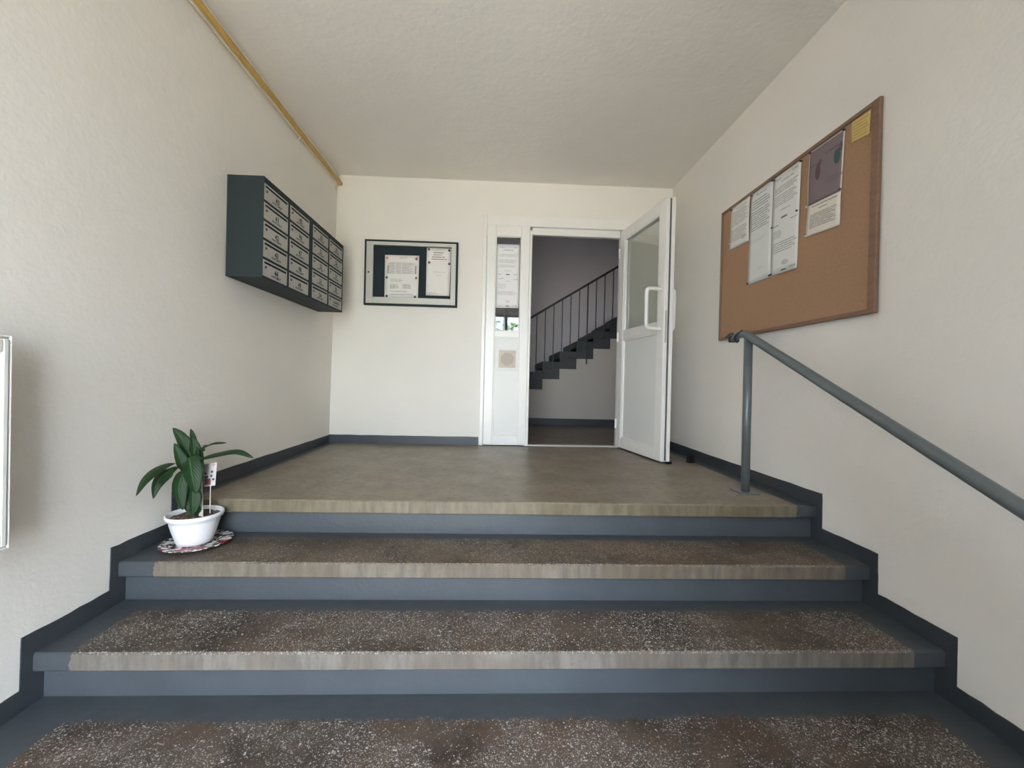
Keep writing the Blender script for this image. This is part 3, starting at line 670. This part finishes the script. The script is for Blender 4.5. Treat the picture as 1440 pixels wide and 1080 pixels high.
# ---------------- plant on its plate, on the second step
PC = Vector((.168, -.118, -R_))
plate = link('plate', lathe(bmesh.new(), [(0, .003), (.07, .003), (.085, .005), (.138, .013), (.142, .016), (.138, .017), (.085, .010), (0, .009)], PC, 40), 'plate', None, False, True, origin=tuple(PC))
tag(plate, 'oval rose-patterned plate under the white flower pot', 'plate')
pt = thing('potted_plant', 'leafy green plant in a white plastic pot beside the wall', 'potted plant', tuple(PC+Vector((-.012, 0, .010))))
pc = PC+Vector((-.012, 0, .010)); PH = .138
link('pot', lathe(bmesh.new(), [(0, 0), (.066, 0), (.070, .004), (.078, .03), (.088, .06), (.098, .098), (.100, PH-.026), (.109, PH-.022), (.113, PH-.012), (.113, PH-.003), (.109, PH), (.104, PH-.004), (.099, PH-.020), (.09, PH-.05), (0, PH-.05)], pc, 40), 'pot', pt, False, True)
bm = lathe(bmesh.new(), [(0, PH-.012), (.03, PH-.014), (.06, PH-.016), (.085, PH-.018), (.101, PH-.020)], pc, 28)
for v_ in bm.verts: v_.co.z += random.uniform(-.004, .005)
link('soil', bm, 'soil', pt, False, True)
# leaves: base / bends / tip in the plant's own metres: x along the wall's normal to the right, y depth, z up from the soil
def leaf_obj(pts, width, twist=0.0, pf=0.0, fold=.25):
    path = smooth_path([pc+Vector((0, 0, PH-.015))+Vector(p) for p in pts], 5); n = len(path)-1; bm = bmesh.new(); uvl = bm.loops.layers.uv.new('UVMap'); rows = []
    for i, p in enumerate(path):
        t = i/n; d = (path[min(i+1, n)]-path[max(i-1, 0)]).normalized()
        ref = Vector((0, -1, .35)) if abs(d.z) > .55 else Vector((0, -.55, 1))
        s = d.cross(ref).normalized(); nn = s.cross(d).normalized()
        s2 = s*math.cos(twist)+nn*math.sin(twist); nn = s2.cross(d).normalized()
        tb = (t-pf)/(1-pf)
        w = width*(math.sin(math.pi*tb**.72)**.85 if 0 < tb < 1 else 0)*.5
        w = max(w, .0025 if t < .5 else .0006); row = []
        for k in range(-3, 4):
            a = k/3; row.append(bm.verts.new(p+s2*(w*a)+nn*(fold*w*abs(a)**1.3*(-1)+.0015*math.sin(9*t+2*a))))
        rows.append(row)
    for i in range(n):
        for k in range(6):
            f = bm.faces.new((rows[i][k], rows[i][k+1], rows[i+1][k+1], rows[i+1][k]))
            for l, (uu, vv) in zip(f.loops, ((k/6, i/n), ((k+1)/6, i/n), ((k+1)/6, (i+1)/n), (k/6, (i+1)/n))): l[uvl].uv = (uu, vv)
    g = bmesh.ops.solidify(bm, geom=list(bm.faces), thickness=.0012)
    return link('leaf', bm, 'leaf', pt, False, True)
LEAVES = [
    ([(-0.021, 0.0, 0.016), (-0.033, 0.0, 0.187), (-0.056, 0.0, 0.328), (-0.108, 0.0, 0.405)], 0.067, 0.0, 0.33),
    ([(-0.025, 0.01, 0.012), (-0.038, 0.02, 0.183), (-0.038, 0.03, 0.317), (-0.056, 0.04, 0.396)], 0.051, 0.2, 0.33),
    ([(-0.012, 0.0, 0.016), (-0.006, 0.0, 0.2), (0.023, -0.01, 0.294), (0.082, -0.02, 0.339), (0.153, -0.03, 0.344)], 0.038, 0.2, 0.50),
    ([(-0.012, 0.0, 0.016), (0.007, -0.01, 0.19), (0.031, -0.03, 0.261), (0.138, -0.05, 0.3), (0.225, -0.06, 0.312), (0.293, -0.06, 0.282)], 0.054, 0.1, 0.40),
    ([(-0.017, -0.01, 0.019), (-0.027, -0.02, 0.174), (-0.041, -0.03, 0.242), (-0.078, -0.03, 0.338)], 0.057, 0.0, 0.50),
    ([(-0.027, 0.0, 0.016), (-0.033, -0.02, 0.186), (-0.053, -0.05, 0.251), (-0.073, -0.12, 0.245), (-0.077, -0.19, 0.207), (-0.07, -0.24, 0.152)], 0.051, 0.0, 0.40),
    ([(-0.02, -0.01, 0.019), (-0.02, -0.03, 0.17), (-0.034, -0.06, 0.236), (-0.066, -0.1, 0.212), (-0.078, -0.13, 0.17), (-0.081, -0.14, 0.113)], 0.060, 0.0, 0.40),
    ([(-0.014, -0.01, 0.025), (-0.015, -0.02, 0.155), (-0.009, -0.035, 0.274), (0.018, -0.055, 0.212), (0.043, -0.06, 0.115)], 0.102, 0.0, 0.50),
    ([(-0.02, -0.01, 0.025), (-0.023, -0.02, 0.143), (-0.022, -0.04, 0.214), (-0.029, -0.065, 0.143), (-0.002, -0.075, 0.045)], 0.076, 0.0, 0.50),
    ([(-0.007, -0.02, 0.022), (-0.007, -0.03, 0.086), (0.015, -0.045, 0.138), (0.022, -0.05, 0.08), (0.021, -0.05, 0.017)], 0.070, 0.0, 0.50),
    ([(-0.035, 0.02, 0.015), (-0.029, 0.02, 0.183), (-0.007, 0.0, 0.267), (-0.011, -0.01, 0.366)], 0.076, 0.0, 0.43),
    ([(0.011, -0.02, 0.01), (0.027, -0.03, 0.032), (0.038, -0.035, 0.057), (0.048, -0.04, 0.065)], 0.032, 0.0, 0.00),
    ([(-0.02, 0.01, 0.01), (-0.015, 0.0, 0.15), (0.0, -0.01, 0.245), (0.02, -0.02, 0.315)], 0.050, 0.3, 0.45),
    ([(-0.01, 0.01, 0.01), (0.0, 0.0, 0.12), (0.02, -0.02, 0.21), (0.035, -0.045, 0.17), (0.05, -0.05, 0.12)], 0.045, -0.2, 0.5),
    ([(-0.02, 0.0, 0.01), (-0.03, -0.01, 0.10), (-0.028, -0.03, 0.16), (-0.012, -0.05, 0.10), (0.004, -0.055, 0.03)], 0.055, 0.2, 0.5),
]
for p_, w_, tw_, pf_ in LEAVES: leaf_obj(p_, w_, tw_, pf_)
link('stem', tube(bmesh.new(), [pc+Vector((-.02, 0, PH-.03)), pc+Vector((-.022, 0, PH+.06)), pc+Vector((-.026, 0, PH+.15))], [.012, .010, .006], 10), 'stem', pt, False, True)
so = pc+Vector((0, 0, PH-.015))
bm = bmesh.new(); prism(bm, [(so.x+.032, so.z-.03), (so.x+.050, so.z-.03), (so.x+.040, so.z+.19), (so.x+.026, so.z+.19)], 'y', so.y-.022, so.y-.017); link('stake', bm, 'stake', pt)
card_m = printed('card_print', (.66, .62, .60), [('r', .05, .60, .66, .95, (.22, .03, .05), .9)]+[('o', a, b, .09, .055, (.04, .04, .04), .95) for a, b in ((.15, .42), (.30, .58), (.68, .38), (.66, .56), (.82, .72), (.14, .60))]+[('o', .75, .08, .12, .06, (.5, .2, .22), .6)])
bm = bmesh.new(); uvl = bm.loops.layers.uv.new('UVMap')
q = [so+Vector(v) for v in ((.015, .03, .231), (.075, .03, .241), (.068, .03, .132), (.017, .03, .125))]
vs = [[bm.verts.new(p+Vector((0, dy, 0))) for p in q] for dy in (0, .002)]
for a in (vs[0], vs[1][::-1]):
    f = bm.faces.new(a)
    for l, t in zip(f.loops, ((0, 1), (1, 1), (1, 0), (0, 0)) if a is vs[0] else ((0, 0), (1, 0), (1, 1), (0, 1))): l[uvl].uv = t
for k in range(4): bm.faces.new((vs[0][k], vs[0][(k+1) % 4], vs[1][(k+1) % 4], vs[1][k]))
link('care_card', bm, card_m, pt)
link('card_stick', tube(bmesh.new(), [so+Vector((.045, .033, -.03)), so+Vector((.045, .033, .20))], .0022, 6), 'stake', pt)
